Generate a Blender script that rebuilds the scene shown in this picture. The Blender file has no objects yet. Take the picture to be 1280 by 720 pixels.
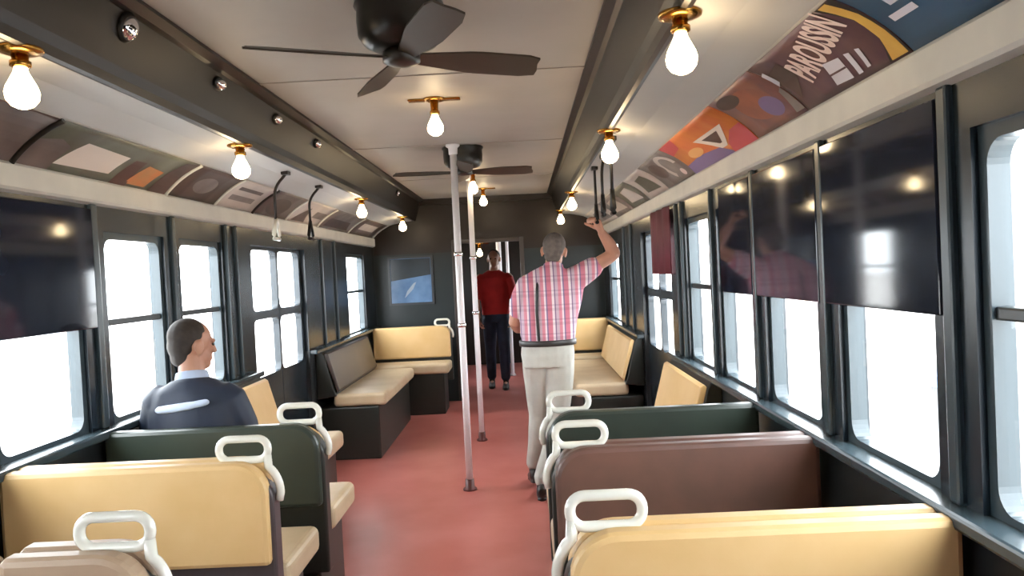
import bpy, bmesh, math, random
from mathutils import Vector, Matrix
random.seed(7)
S = bpy.context.scene
COL = S.collection
PI = math.pi

# ------------------------------------------------------------------ materials
def lin(c):
    r = []
    for v in c:
        v /= 255.0
        r.append(v / 12.92 if v <= .04045 else ((v + .055) / 1.055) ** 2.4)
    return (r[0], r[1], r[2], 1)

MATS = {}
def mat(name, rgb, rough=.5, metal=0.0, rgb2=None, scale=6.0, bump=0.0, bscale=60.0, spec=.5, coat=0.0, stretch=None):
    if name in MATS: return MATS[name]
    m = bpy.data.materials.new(name); m.use_nodes = True
    nt = m.node_tree; b = nt.nodes['Principled BSDF']
    b.inputs['Base Color'].default_value = lin(rgb)
    b.inputs['Roughness'].default_value = rough
    b.inputs['Metallic'].default_value = metal
    b.inputs['Specular IOR Level'].default_value = spec
    b.inputs['Coat Weight'].default_value = coat
    tc = nt.nodes.new('ShaderNodeTexCoord')
    src = tc.outputs['Object']
    if stretch:
        mp = nt.nodes.new('ShaderNodeMapping'); mp.inputs['Scale'].default_value = stretch
        nt.links.new(src, mp.inputs['Vector']); src = mp.outputs['Vector']
    if rgb2:
        n = nt.nodes.new('ShaderNodeTexNoise'); n.inputs['Scale'].default_value = scale; n.inputs['Detail'].default_value = 4
        nt.links.new(src, n.inputs['Vector'])
        r = nt.nodes.new('ShaderNodeValToRGB')
        r.color_ramp.elements[0].position = .35; r.color_ramp.elements[1].position = .68
        r.color_ramp.elements[0].color = lin(rgb); r.color_ramp.elements[1].color = lin(rgb2)
        nt.links.new(n.outputs['Fac'], r.inputs['Fac']); nt.links.new(r.outputs['Color'], b.inputs['Base Color'])
    if bump:
        n2 = nt.nodes.new('ShaderNodeTexNoise'); n2.inputs['Scale'].default_value = bscale
        nt.links.new(src, n2.inputs['Vector'])
        bp = nt.nodes.new('ShaderNodeBump'); bp.inputs['Strength'].default_value = bump; bp.inputs['Distance'].default_value = .01
        nt.links.new(n2.outputs['Fac'], bp.inputs['Height']); nt.links.new(bp.outputs['Normal'], b.inputs['Normal'])
    MATS[name] = m
    return m

def rattan(name, rgb, rgb2, rough=.42):
    """woven cane covered in varnish: fine two-way weave"""
    if name in MATS: return MATS[name]
    m = mat(name, rgb, rough, rgb2=rgb2, scale=5)
    nt = m.node_tree; b = nt.nodes['Principled BSDF']
    tc = nt.nodes.new('ShaderNodeTexCoord')
    ck = nt.nodes.new('ShaderNodeTexChecker'); ck.inputs['Scale'].default_value = 260
    nt.links.new(tc.outputs['Object'], ck.inputs['Vector'])
    bp = nt.nodes.new('ShaderNodeBump'); bp.inputs['Strength'].default_value = .12; bp.inputs['Distance'].default_value = .002
    nt.links.new(ck.outputs['Fac'], bp.inputs['Height']); nt.links.new(bp.outputs['Normal'], b.inputs['Normal'])
    return m

def emis(name, rgb, strength):
    m = bpy.data.materials.new(name); m.use_nodes = True
    nt = m.node_tree; nt.nodes.clear()
    e = nt.nodes.new('ShaderNodeEmission'); e.inputs['Color'].default_value = lin(rgb); e.inputs['Strength'].default_value = strength
    o = nt.nodes.new('ShaderNodeOutputMaterial'); nt.links.new(e.outputs[0], o.inputs[0]); MATS[name] = m
    return m

def glassmat(name, tint, gloss=.05):
    m = bpy.data.materials.new(name); m.use_nodes = True
    nt = m.node_tree; nt.nodes.clear()
    t = nt.nodes.new('ShaderNodeBsdfTransparent'); t.inputs[0].default_value = lin(tint)
    g = nt.nodes.new('ShaderNodeBsdfGlossy'); g.inputs['Roughness'].default_value = .02
    mx = nt.nodes.new('ShaderNodeMixShader'); mx.inputs[0].default_value = gloss
    o = nt.nodes.new('ShaderNodeOutputMaterial')
    nt.links.new(t.outputs[0], mx.inputs[1]); nt.links.new(g.outputs[0], mx.inputs[2]); nt.links.new(mx.outputs[0], o.inputs[0])
    MATS[name] = m
    return m

M_FLOOR = mat('red_linoleum', (176, 96, 86), .34, rgb2=(190, 114, 106), scale=2.2, bump=.05, bscale=140)
M_CEIL = mat('cream_ceiling_paint', (168, 160, 150), .55, rgb2=(154, 146, 136), scale=1.2)
M_CEIL2 = mat('white_lower_ceiling_paint', (186, 184, 179), .45, rgb2=(176, 173, 168), scale=1.5)
M_STRIP = mat('dark_olive_gloss_paint', (30, 25, 21), .36, rgb2=(38, 31, 25), scale=3, spec=.3)
M_LIP = mat('black_brown_moulding', (30, 25, 22), .4)
M_CORN = mat('grey_white_cornice_paint', (196, 194, 186), .45, rgb2=(186, 184, 178), scale=7)
M_WALL = mat('blue_green_steel_paint', (33, 43, 50), .25, rgb2=(27, 36, 44), scale=2.5, spec=.5)
M_WALLLOW = mat('dark_steel_wainscot', (42, 46, 48), .35, rgb2=(34, 38, 40), scale=4)
M_SHUT = mat('dark_glossy_shutter', (32, 37, 50), .07, rgb2=(26, 31, 44), scale=2, spec=.38)
M_FRAME = mat('slate_blue_sash_paint', (56, 68, 74), .25, spec=.5)
M_BRASSRAIL = mat('dark_sash_rail', (44, 48, 50), .3)
M_BULK = mat('dark_brown_bulkhead', (33, 23, 19), .4, rgb2=(27, 19, 16), scale=3)
M_BULKLOW = mat('dark_teal_bulkhead', (37, 46, 48), .35, rgb2=(30, 39, 42), scale=3)
M_GLASS = glassmat('window_glass', (250, 252, 252))
M_TAN = rattan('tan_rattan', (220, 182, 124), (228, 192, 138))
M_TAN2 = rattan('worn_tan_rattan', (180, 154, 128), (168, 142, 118))
M_BROWN = rattan('red_brown_rattan', (112, 78, 68), (92, 68, 60))
M_CUSH = rattan('pale_cushion_rattan', (204, 182, 150), (190, 166, 132))
M_GREEN = mat('dark_green_seat_enamel', (56, 66, 58), .3, rgb2=(48, 56, 50), scale=4)
M_SEATDK = mat('black_green_seat_steel', (40, 42, 38), .4)
M_SIDE = mat('plum_grey_seat_side', (74, 66, 68), .4)
M_SHADEBACK = mat('shade_browned_back', (70, 54, 46), .35, rgb2=(58, 46, 40), scale=3)  # far left bench backrest, browned to carry its shade away from the windows
M_ENAMEL = mat('white_enamel', (232, 230, 218), .15, coat=.5)
M_POLE = mat('white_enamel_pole', (240, 237, 240), .5)
M_POLEFOOT = mat('dark_red_pole_flange', (90, 40, 34), .4)
M_BRASS = mat('aged_brass', (180, 130, 60), .25, metal=1)
M_CHROME = mat('bright_chrome', (235, 235, 240), .06, metal=1)
M_FAN = mat('dark_bronze_fan', (40, 34, 30), .35, rgb2=(30, 32, 28), scale=5)
M_BLADE = mat('dark_walnut_blade', (58, 48, 40), .4)
M_BLACK = mat('black_rubber', (22, 22, 22), .45)
M_BULB = emis('lit_bulb_glass', (255, 226, 178), 34.0)

# ------------------------------------------------------------------ mesh helpers
class MB:
    def __init__(self): self.bm = bmesh.new(); self.mats = []
    def mi(self, m):
        if m not in self.mats: self.mats.append(m)
        return self.mats.index(m)
    def box(self, x0, x1, y0, y1, z0, z1, bevel=0, seg=2, m=None):
        b = bmesh.new(); bmesh.ops.create_cube(b, size=1)
        for v in b.verts: v.co = Vector(((x0 + x1) / 2 + v.co.x * (x1 - x0), (y0 + y1) / 2 + v.co.y * (y1 - y0), (z0 + z1) / 2 + v.co.z * (z1 - z0)))
        if bevel: bmesh.ops.bevel(b, geom=b.edges[:], offset=bevel, segments=seg, affect='EDGES', profile=.5)
        self.add(b, m); return self
    def add(self, b, m=None):
        i = self.mi(m) if m else 0
        vm = {}
        for v in b.verts: vm[v] = self.bm.verts.new(v.co)
        for f in b.faces:
            try:
                nf = self.bm.faces.new([vm[v] for v in f.verts]); nf.material_index = i; nf.smooth = f.smooth
            except ValueError: pass
        b.free()
    def prism(self, pts, a0, a1, axis='y', bevel=0, m=None, smooth=False):
        """polygon extruded along an axis; pts in the other two axes"""
        def P(p, a):
            return {'x': (a, p[0], p[1]), 'y': (p[0], a, p[1]), 'z': (p[0], p[1], a)}[axis]
        b = bmesh.new()
        A = [b.verts.new(P(p, a0)) for p in pts]; B = [b.verts.new(P(p, a1)) for p in pts]
        b.faces.new(A[::-1]); b.faces.new(B)
        n = len(pts)
        for k in range(n):
            f = b.faces.new([A[k], A[(k + 1) % n], B[(k + 1) % n], B[k]]); f.smooth = smooth
        bmesh.ops.recalc_face_normals(b, faces=b.faces[:])
        if bevel:
            es = [e for e in b.edges if e.calc_face_angle(0) > .9]
            bmesh.ops.bevel(b, geom=es, offset=bevel, segments=2, affect='EDGES', profile=.5)
        self.add(b, m); return self
    def tube(self, pts, r, n=10, closed=False, m=None, rads=None):
        pts = [Vector(p) for p in pts]; N = len(pts); b = bmesh.new(); rings = []
        up = None
        for k, p in enumerate(pts):
            if closed: t = pts[(k + 1) % N] - pts[k - 1]
            else: t = pts[min(k + 1, N - 1)] - pts[max(k - 1, 0)]
            t.normalize()
            if up is None:
                up = Vector((0, 0, 1)) if abs(t.z) < .9 else Vector((1, 0, 0))
            u = up - t * up.dot(t)
            if u.length < 1e-4: u = t.orthogonal()
            u.normalize(); up = u; w = t.cross(u); rr = rads[k] if rads else r
            rings.append([b.verts.new(p + u * math.cos(2 * PI * j / n) * rr + w * math.sin(2 * PI * j / n) * rr) for j in range(n)])
        for k in range(N if closed else N - 1):
            A, B = rings[k], rings[(k + 1) % N]
            for j in range(n):
                f = b.faces.new([A[j], A[(j + 1) % n], B[(j + 1) % n], B[j]]); f.smooth = True
        if not closed: b.faces.new(rings[0][::-1]); b.faces.new(rings[-1])
        bmesh.ops.recalc_face_normals(b, faces=b.faces[:])
        self.add(b, m); return self
    def lathe(self, prof, c=(0, 0, 0), n=24, m=None, axis='z'):
        b = bmesh.new(); rings = []; c = Vector(c)
        def P(r, h, a):
            v = (r * math.cos(a), r * math.sin(a), h)
            if axis == 'x': v = (h, v[0], v[1])
            if axis == 'y': v = (v[0], h, v[1])
            return c + Vector(v)
        for r, h in prof:
            if r < 1e-5: rings.append([b.verts.new(P(0, h, 0))])
            else: rings.append([b.verts.new(P(r, h, 2 * PI * j / n)) for j in range(n)])
        for A, B in zip(rings, rings[1:]):
            for j in range(n):
                vs = ([A[0]] if len(A) == 1 else [A[j], A[(j + 1) % n]]) + ([B[0]] if len(B) == 1 else [B[(j + 1) % n], B[j]])
                if len(vs) > 2: f = b.faces.new(vs); f.smooth = True
        for R_, in ((rings[0],), (rings[-1],)):
            if len(R_) > 2: b.faces.new(R_)
        bmesh.ops.recalc_face_normals(b, faces=b.faces[:])
        self.add(b, m); return self
    def build(self, name, m=None, parent=None, loc=None):
        me = bpy.data.meshes.new(name)
        bmesh.ops.recalc_face_normals(self.bm, faces=self.bm.faces[:])
        self.bm.to_mesh(me); self.bm.free()
        for x in (self.mats or ([m] if m else [])): me.materials.append(x)
        o = bpy.data.objects.new(name, me); COL.objects.link(o)
        if parent: o.parent = parent
        if loc: o.location = loc
        return o

def tag(o, label=None, cat=None, group=None, kind=None):
    if label: o['label'] = label
    if cat: o['category'] = cat
    if group: o['group'] = group
    if kind: o['kind'] = kind
    return o
def thing(name, label, cat, loc=(0, 0, 0), rz=0, group=None, kind=None):
    o = bpy.data.objects.new(name, None); COL.objects.link(o); o.empty_display_size = .05
    o.location = loc; o.rotation_euler = (0, 0, rz)
    return tag(o, label, cat, group, kind)
KIDS = {}
def children(o): return [c for c in bpy.data.objects if c.parent == o]
def dup(o, loc=None, rz=None, label=None, parent=None, group=None):
    c = o.copy(); COL.objects.link(c)
    if parent: c.parent = parent
    for ch in children(o): dup(ch, parent=c)
    if loc is not None: c.location = loc
    if rz is not None: c.rotation_euler = (0, 0, rz)
    if label: c['label'] = label
    if group: c['group'] = group
    return c
def rrect(x0, x1, z0, z1, r, n=6, corners=(1, 1, 1, 1)):
    """rounded rectangle outline, corners: bl, br, tr, tl"""
    out = []
    for (cx, cz, a0, on) in ((x0 + r, z0 + r, PI, corners[0]), (x1 - r, z0 + r, 1.5 * PI, corners[1]), (x1 - r, z1 - r, 0, corners[2]), (x0 + r, z1 - r, .5 * PI, corners[3])):
        if on:
            for k in range(n + 1):
                a = a0 + k * .5 * PI / n; out.append((cx + r * math.cos(a), cz + r * math.sin(a)))
        else:
            out.append((x0 if cx < (x0 + x1) / 2 else x1, z0 if cz < (z0 + z1) / 2 else z1))
    return out
def ring_prism(mb, outer, inner, a0, a1, axis, m=None):
    """frame between two outlines with the same number of points"""
    def P(p, a): return {'x': (a, p[0], p[1]), 'y': (p[0], a, p[1])}[axis]
    b = bmesh.new(); n = len(outer)
    V = [[b.verts.new(P(p, a)) for p in L] for L in (outer, inner) for a in (a0, a1)]
    for k in range(n):
        j = (k + 1) % n
        b.faces.new([V[0][k], V[0][j], V[2][j], V[2][k]]); b.faces.new([V[1][k], V[3][k], V[3][j], V[1][j]])
        b.faces.new([V[0][k], V[1][k], V[1][j], V[0][j]]); b.faces.new([V[2][k], V[2][j], V[3][j], V[3][k]])
    bmesh.ops.remove_doubles(b, verts=b.verts[:], dist=1e-6)
    bmesh.ops.recalc_face_normals(b, faces=b.faces[:]); mb.add(b, m)

# ------------------------------------------------------------------ dimensions (metres; y runs down the car, x = 0 is its centreline)
W = 1.325; WO = 1.405
SILL, WTOP, RAIL = .912, 1.715, 1.335
YB, YE = -1.3, 8.74
PILL = [-.41, .279, .967, 1.655, 2.344, 3.032, 3.72]
DOOR0, DOOR1 = 4.80, 5.98
FWIN = (7.4, 8.2)
BAYS = [(PILL[i] + .08, PILL[i + 1] - .08) for i in range(len(PILL) - 1)] + [(3.80, 4.34)]
OPEN = BAYS + [FWIN]

# ------------------------------------------------------------------ the shell
fl = MB(); fl.box(-WO, WO, YB - .1, 12.2, -.08, 0)
tag(fl.build('floor', M_FLOOR), 'red linoleum floor of the train car', 'floor', kind='structure')

for s, side in ((-1, 'left'), (1, 'right')):
    w = MB()
    def bx(y0, y1, z0, z1, m, w=w, s=s): w.box(min(s * W, s * WO), max(s * W, s * WO), y0, y1, z0, z1, m=m)
    bx(YB, DOOR0, .30, SILL, M_WALLLOW); bx(DOOR1, YE, .30, SILL, M_WALLLOW)
    bx(YB, DOOR0, 0, .30, M_WALLLOW); bx(DOOR1, YE, 0, .30, M_WALLLOW)
    bx(YB, YE, WTOP, 2.02, M_WALL)
    y = YB
    for a, b_ in OPEN:
        if a > DOOR1 > y: bx(y, DOOR0, SILL, WTOP, M_WALL); y = DOOR1
        bx(y, a, SILL, WTOP, M_WALL); y = b_
    bx(y, YE, SILL, WTOP, M_WALL)
    tag(w.build('wall_' + side), 'dark blue-green steel side wall of the car, ' + side + ' of the aisle', 'wall', kind='structure')
    t = MB(); t.box(min(s * 1.27, s * 1.35), max(s * 1.27, s * 1.35), YB, DOOR0 - .02, SILL - .03, SILL + .004, bevel=.008)
    t.box(min(s * 1.27, s * 1.35), max(s * 1.27, s * 1.35), DOOR1 + .02, YE - .02, SILL - .03, SILL + .004, bevel=.008)
    tag(t.build('trim_%d' % (1 if s < 0 else 2), M_FRAME), 'slate window sill ledge along the ' + side + ' wall', 'sill', kind='structure')
    # pilaster strips standing on each pillar
    q = MB()
    for p in PILL[2:]:
        q.box(min(s * 1.309, s * 1.335), max(s * 1.309, s * 1.335), p - .022, p + .022, SILL + .004, 1.82, bevel=.008)
    for a, b_ in ((4.37, 4.41), (4.52, 4.56), (6.45, 6.5), (6.9, 6.95)):
        q.box(min(s * 1.305, s * 1.335), max(s * 1.305, s * 1.335), a, b_, SILL + .004, 1.82, bevel=.01)
    tag(q.build('trim_%d' % (3 if s < 0 else 4), M_FRAME), 'raised pilaster strips between the windows of the ' + side + ' wall', 'trim', kind='structure')
    c = MB()
    prof = [(s * 1.302, 1.824), (s * 1.296, 1.834), (s * 1.296, 1.908), (s * 1.304, 1.92), (s * 1.40, 1.92), (s * 1.40, 1.80), (s * 1.326, 1.80), (s * 1.326, 1.816)]
    c.prism(prof, YB, YE, 'y')
    tag(c.build('trim_%d' % (5 if s < 0 else 6), M_CORN), 'pale grey cornice above the ' + side + ' windows', 'cornice', kind='structure')
    # curved backing of the card rack + lower ceiling + dark deck side
    c = MB()
    top = [(s * 1.31, 1.918), (s * 1.262, 1.966), (s * 1.2, 2.012), (s * 1.13, 2.047), (s * 1.1135, 2.054)]
    c.prism(top + [(s * 1.12, 2.085), (s * 1.405, 2.085), (s * 1.405, 1.918)], YB, YE, 'y', m=M_CORN)
    c.prism([(s * 1.1135, 2.0545), (s * .97, 2.088), (s * .823, 2.10), (s * .823, 2.13), (s * 1.12, 2.13), (s * 1.12, 2.06)], YB, YE, 'y', m=M_CEIL2)
    tag(c.build('ceiling_' + side), 'white lower ceiling slope and card rack backing, ' + side + ' of the aisle', 'ceiling', kind='structure')
    c = MB()
    c.prism([(s * .823, 2.098), (s * .80, 2.15), (s * .755, 2.30), (s * .727, 2.332), (s * .727, 2.37), (s * .86, 2.37), (s * .86, 2.098)], YB, YE, 'y', m=M_STRIP)
    c.prism([(s * .705, 2.322), (s * .705, 2.34), (s * .76, 2.34), (s * .76, 2.30), (s * .735, 2.306)], YB, YE, 'y', m=M_LIP)
    c.prism([(s * .815, 2.094), (s * .83, 2.09), (s * .845, 2.094), (s * .845, 2.12), (s * .81, 2.12)], YB, YE, 'y', m=M_LIP)
    tag(c.build('trim_%d' % (7 if s < 0 else 8)), 'dark glossy deck side between upper and lower ceiling, ' + side + ' of the aisle', 'trim', kind='structure')

c = MB(); c.box(-.78, .78, YB, YE, 2.335, 2.40, m=M_CEIL)
for y in (.4, 1.55, 3.3, 5.1, 6.9): c.box(-.72, .72, y, y + .03, 2.331, 2.336, bevel=.002, m=M_CEIL)
tag(c.build('ceiling'), 'cream painted upper ceiling down the middle of the car', 'ceiling', kind='structure')

# far bulkhead with the end doorway, near bulkhead behind the viewpoint
b = MB()
DX, DH = .365, 1.81
for x0, x1, z0, z1, m in ((-WO, -DX, 0, 1.72, M_BULKLOW), (DX, WO, 0, 1.72, M_BULKLOW), (-WO, -DX, 1.72, 2.4, M_BULK), (DX, WO, 1.72, 2.4, M_BULK), (-DX, DX, DH, 2.4, M_BULK)):
    b.box(x0, x1, YE, YE + .08, z0, z1, m=m)
b.box(-.78, .78, YE - .06, YE + .01, 2.27, 2.34, m=M_BULK)
tag(b.build('wall_end'), 'dark brown and teal end bulkhead with open doorway', 'wall', kind='structure')
b = MB(); b.box(-WO, WO, YB - .08, YB, 0, 2.4); tag(b.build('wall_near', M_BULK), 'dark bulkhead closing the car behind the viewpoint', 'wall', kind='structure')
b = MB()
for s in (-1, 1): b.box(min(s * DX, s * (DX + .05)), max(s * DX, s * (DX + .05)), YE - .018, YE + .001, 0, DH + .045, bevel=.006)
b.box(-DX, DX, YE - .018, YE + .001, DH, DH + .045, bevel=.006)
tag(b.build('trim_9', mat('grey_door_trim', (66, 58, 54), .4)), 'grey frame around the end doorway', 'trim', kind='structure')
b = MB()
for s in (-1, 1):
    for y0, y1, z0, z1 in ((YE + .08, 12.1, 0, 1.0), (YE + .08, 12.1, 1.75, 2.1), (YE + .08, 10.0, 1.0, 1.75), (10.9, 12.1, 1.0, 1.75)):
        b.box(min(s * 1.0, s * 1.08), max(s * 1.0, s * 1.08), y0, y1, z0, z1)
tag(b.build('wall_vestibule', M_BULK), 'dark vestibule side walls beyond the end doorway', 'wall', kind='structure')
for s, n_ in ((-1, 17), (1, 18)):  # unseen side windows, added to light the poles and person beyond the doorway
    wt = thing('window_%d' % n_, 'added unseen window lighting the next car past the end doorway, %s side' % ('left' if s < 0 else 'right'), 'window', (s * 1.0, 10.0, 1.0), kind='structure')
    f = MB(); ring_prism(f, rrect(0, .9, 0, .75, .001), rrect(.03, .87, .03, .72, .04), s * .01, s * .07, 'x'); f.build('window_frame', M_FRAME, wt)
    g = MB(); g.box(min(s * .04, s * .045), max(s * .04, s * .045), .02, .88, .02, .73); g.build('pane', M_GLASS, wt)
b = MB(); b.box(-1.08, 1.08, YE + .08, 12.2, 2.05, 2.12); tag(b.build('ceiling_vestibule', M_BULK), 'dark vestibule ceiling beyond the end doorway', 'ceiling', kind='structure')
b = MB(); b.box(-1.08, 1.08, 12.1, 12.2, 0, 2.1); tag(b.build('wall_vestibule_end', M_BULK), 'dark wall closing the next car', 'wall', kind='structure')

# ------------------------------------------------------------------ windows
SHUT = {('right', 3): 1, ('right', 4): 1, ('right', 5): 2, ('left', 1): 1, ('left', 2): 1, ('left', 3): 1, ('left', 4): 1}
wn = 0
for s, side in ((1, 'right'), (-1, 'left')):
    for i, (a, e) in enumerate(OPEN):
        wn += 1
        sh = SHUT.get((side, i), 0)
        what = 'with its upper half shuttered dark' if sh == 1 else 'partly shuttered above' if sh == 2 else 'fully open to daylight'
        wt = thing('window_%d' % wn, 'two-sash window of the %s wall %s, window %s from the end bulkhead' % (side, what, ['eighth', 'seventh', 'sixth', 'fifth', 'fourth', 'third', 'second', 'first'][i]), 'window', (s * W, a, SILL), kind='structure')
        X0, X1 = (.02, .095)
        def sx(x): return s * x
        L = e - a; H = WTOP - SILL; hr = RAIL - SILL
        f = MB()
        ring_prism(f, rrect(0, L, 0, H, .001, corners=(1, 1, 1, 1)), rrect(.028, L - .028, .02, H - .03, .05), sx(.015), sx(.062), 'x')
        f.build('window_frame', M_FRAME, wt)
        r = MB(); r.box(min(sx(.022), sx(.056)), max(sx(.022), sx(.056)), .026, L - .026, hr - .014, hr + .014, bevel=.005)
        r.build('meeting_rail', M_BRASSRAIL, wt)
        g = MB(); g.box(min(sx(.034), sx(.038)), max(sx(.034), sx(.038)), .02, L - .02, .012, hr - .005)
        g.build('lower_pane', M_GLASS, wt)
        if sh != 1:
            g = MB(); g.box(min(sx(.044), sx(.048)), max(sx(.044), sx(.048)), .02, L - .02, hr + .005, H - .012)
            g.build('upper_pane', M_GLASS, wt)
        if sh:
            y1 = L + .06 if sh == 1 else L * .80
            g = MB(); g.box(min(sx(.0), sx(-.014)), max(sx(.0), sx(-.014)), -.05 , y1, hr - .012, 1.80 - SILL, bevel=.004)
            p = g.build('shutter_panel', M_SHUT, wt)

# ------------------------------------------------------------------ side doors (two sliding leaves each)
for s, side, n in ((-1, 'left', 1), (1, 'right', 2)):
    d = thing('door_%d' % n, 'double sliding door with rounded glass, %s side, beyond the seats' % side, 'door', (s * W, DOOR0, 0), kind='structure')
    LW = (DOOR1 - DOOR0) / 2
    for k in range(2):
        y0 = k * LW + .004; y1 = (k + 1) * LW - .004
        lf = MB()
        xa, xb = s * .03, s * .075
        zz = [(0, .835), (1.225, 1.285), (1.70, 1.80)]
        sl, sr = (.070, .014) if k == 0 else (.014, .070)
        # leaf plate: stiles, rails and two rounded openings
        ring_prism(lf, rrect(y0, y1, .80, 1.255, .001), rrect(y0 + sl, y1 - sr, .85, 1.228, .055), xa, xb, 'x')
        ring_prism(lf, rrect(y0, y1, 1.255, 1.80, .001), rrect(y0 + sl, y1 - sr, 1.285, 1.69, .055), xa, xb, 'x')
        lf.box(min(xa, xb), max(xa, xb), y0, y1, .01, .80)
        leaf = lf.build('door_leaf', M_WALL, d)
        g = MB(); g.box(min(s * .05, s * .055), max(s * .05, s * .055), y0 + sl - .01, y1 - sr + .01, .84, 1.7)
        g.build('pane', M_GLASS, leaf)

# ------------------------------------------------------------------ advertising cards in the racks
def cardpt(s, y, v, off):
    """v 0..1 from the cornice up to the lower ceiling along a hollow curve; off lifts towards the aisle"""
    a = Vector((1.304, 1.921)); b_ = Vector((1.116, 2.052)); d = b_ - a; nrm = Vector((-d.y, d.x)).normalized()   # towards aisle/below
    if nrm.x > 0: nrm = -nrm
    sag = -.014 * (1 - (2 * v - 1) ** 2)
    p = a + d * v + nrm * (sag + off)
    return Vector((s * p.x, y, p.y))
def card(s, y0, y1, label, base, name='advert_card', group='advertising cards above the windows'):
    """returns (mesh builder, mapper); u is 0..1 left to right as one reads it, v bottom to top"""
    mb = MB()
    NV, NU = 8, 4
    b = bmesh.new(); F = []; K = []
    for j in range(NV + 1):
        v = j / NV * .985
        F.append([b.verts.new(cardpt(s, y0 + (y1 - y0) * i / NU, v, .004)) for i in range(NU + 1)])
        K.append([b.verts.new(cardpt(s, y0 + (y1 - y0) * i / NU, v, .0015)) for i in range(NU + 1)])
    for j in range(NV):
        for i in range(NU):
            b.faces.new([F[j][i], F[j][i + 1], F[j + 1][i + 1], F[j + 1][i]]).smooth = True
            b.faces.new([K[j][i], K[j + 1][i], K[j + 1][i + 1], K[j][i + 1]])
    for G in ([(F[0], K[0]), (F[NV], K[NV])]):
        for i in range(NU): b.faces.new([G[0][i], G[1][i], G[1][i + 1], G[0][i + 1]])
    for i in (0, NU):
        for j in range(NV): b.faces.new([F[j][i], F[j + 1][i], K[j + 1][i], K[j][i]])
    bmesh.ops.recalc_face_normals(b, faces=b.faces[:])
    mb.add(b, base)
    layer = [0]
    def uv(u, v, off):
        y = y1 - u * (y1 - y0) if s > 0 else y0 + u * (y1 - y0)
        return cardpt(s, y, v, off)
    def shape(pts, m):
        layer[0] += 1
        b = bmesh.new()
        vs = [b.verts.new((u, v, 0)) for u, v in pts]
        f = b.faces.new(vs)
        bmesh.ops.triangulate(b, faces=[f])
        for cut in (.2, .35, .5, .65, .8):
            bmesh.ops.bisect_plane(b, geom=b.verts[:] + b.edges[:] + b.faces[:], plane_co=(0, cut, 0), plane_no=(0, 1, 0))
        for q in b.verts: q.co = uv(q.co.x, q.co.y, .0045 + .0003 * layer[0])
        mb.add(b, m)
    def text(txt, u, v, size, m, ang=0, sx=1.0, bold=.0):
        layer[0] += 1
        cu = bpy.data.curves.new('t', 'FONT'); cu.body = txt; cu.size = size; cu.offset = bold
        o = bpy.data.objects.new('t', cu); COL.objects.link(o)
        bpy.context.view_layer.update()
        me = bpy.data.meshes.new_from_object(o.evaluated_get(bpy.context.evaluated_depsgraph_get()))
        b = bmesh.new(); b.from_mesh(me)
        bmesh.ops.triangulate(b, faces=b.faces[:])
        cl, sl = (y1 - y0), .229
        for q in b.verts:
            x, yv = q.co.x * sx, q.co.y
            X = x * math.cos(ang) - yv * math.sin(ang); Y = x * math.sin(ang) + yv * math.cos(ang)
            q.co = uv(u + X / cl, v + Y / sl, .0045 + .0003 * layer[0])
        mb.add(b, m)
        bpy.data.objects.remove(o); bpy.data.curves.remove(cu); bpy.data.meshes.remove(me)
    def done(): return tag(mb.build(name), label, 'poster', group)
    return shape, text, done
def circ(cu, cv, ru, rv, a0=0, a1=2 * PI, n=20): return [(cu + ru * math.cos(a0 + (a1 - a0) * k / n), cv + rv * math.sin(a0 + (a1 - a0) * k / n)) for k in range(n if a1 - a0 >= 2 * PI - .01 else n + 1)]
def arcband(cu, cv, r0u, r0v, r1u, r1v, a0, a1, n=16): return circ(cu, cv, r0u, r0v, a0, a1, n) + circ(cu, cv, r1u, r1v, a1, a0, n)
def rect(u0, v0, u1, v1): return [(u0, v0), (u1, v0), (u1, v1), (u0, v1)]
PM = lambda n, c, c2=None, sc=6: mat('print_' + n, c, .45, rgb2=c2, scale=sc)
P_TEAL = PM('teal', (34, 82, 116), (28, 70, 104)); P_PURP = PM('plum', (86, 62, 74), (104, 76, 72), 9); P_PINK = PM('pinkwhite', (226, 206, 200))
P_ICE = PM('ice', (208, 208, 220)); P_YEL = PM('yellow', (214, 176, 84), (200, 156, 72), 12); P_BLK = PM('black', (34, 28, 30)); P_FACE = PM('facebrown', (150, 98, 80), (92, 76, 88), 5)
P_DKBR = PM('darkbrown', (74, 62, 58), (92, 72, 64), 6); P_ORANGE = PM('orange', (206, 104, 58), (214, 132, 62), 6); P_RED = PM('rose', (196, 84, 88), (190, 74, 80)); P_VIO = PM('violet', (120, 104, 146))
P_GREY = PM('grey', (140, 132, 126), (112, 102, 98), 7); P_PALE = PM('pale', (204, 194, 184), (190, 180, 172), 5); P_BRN2 = PM('greybrown', (112, 98, 92), (92, 80, 76), 6); P_MAR = PM('maroon', (96, 66, 62), (84, 64, 58), 5)
P_WHT = PM('white', (226, 214, 204)); P_OLV = PM('olive', (110, 112, 98), (96, 92, 80), 6)
CG = 'advertising cards above the windows'

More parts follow.
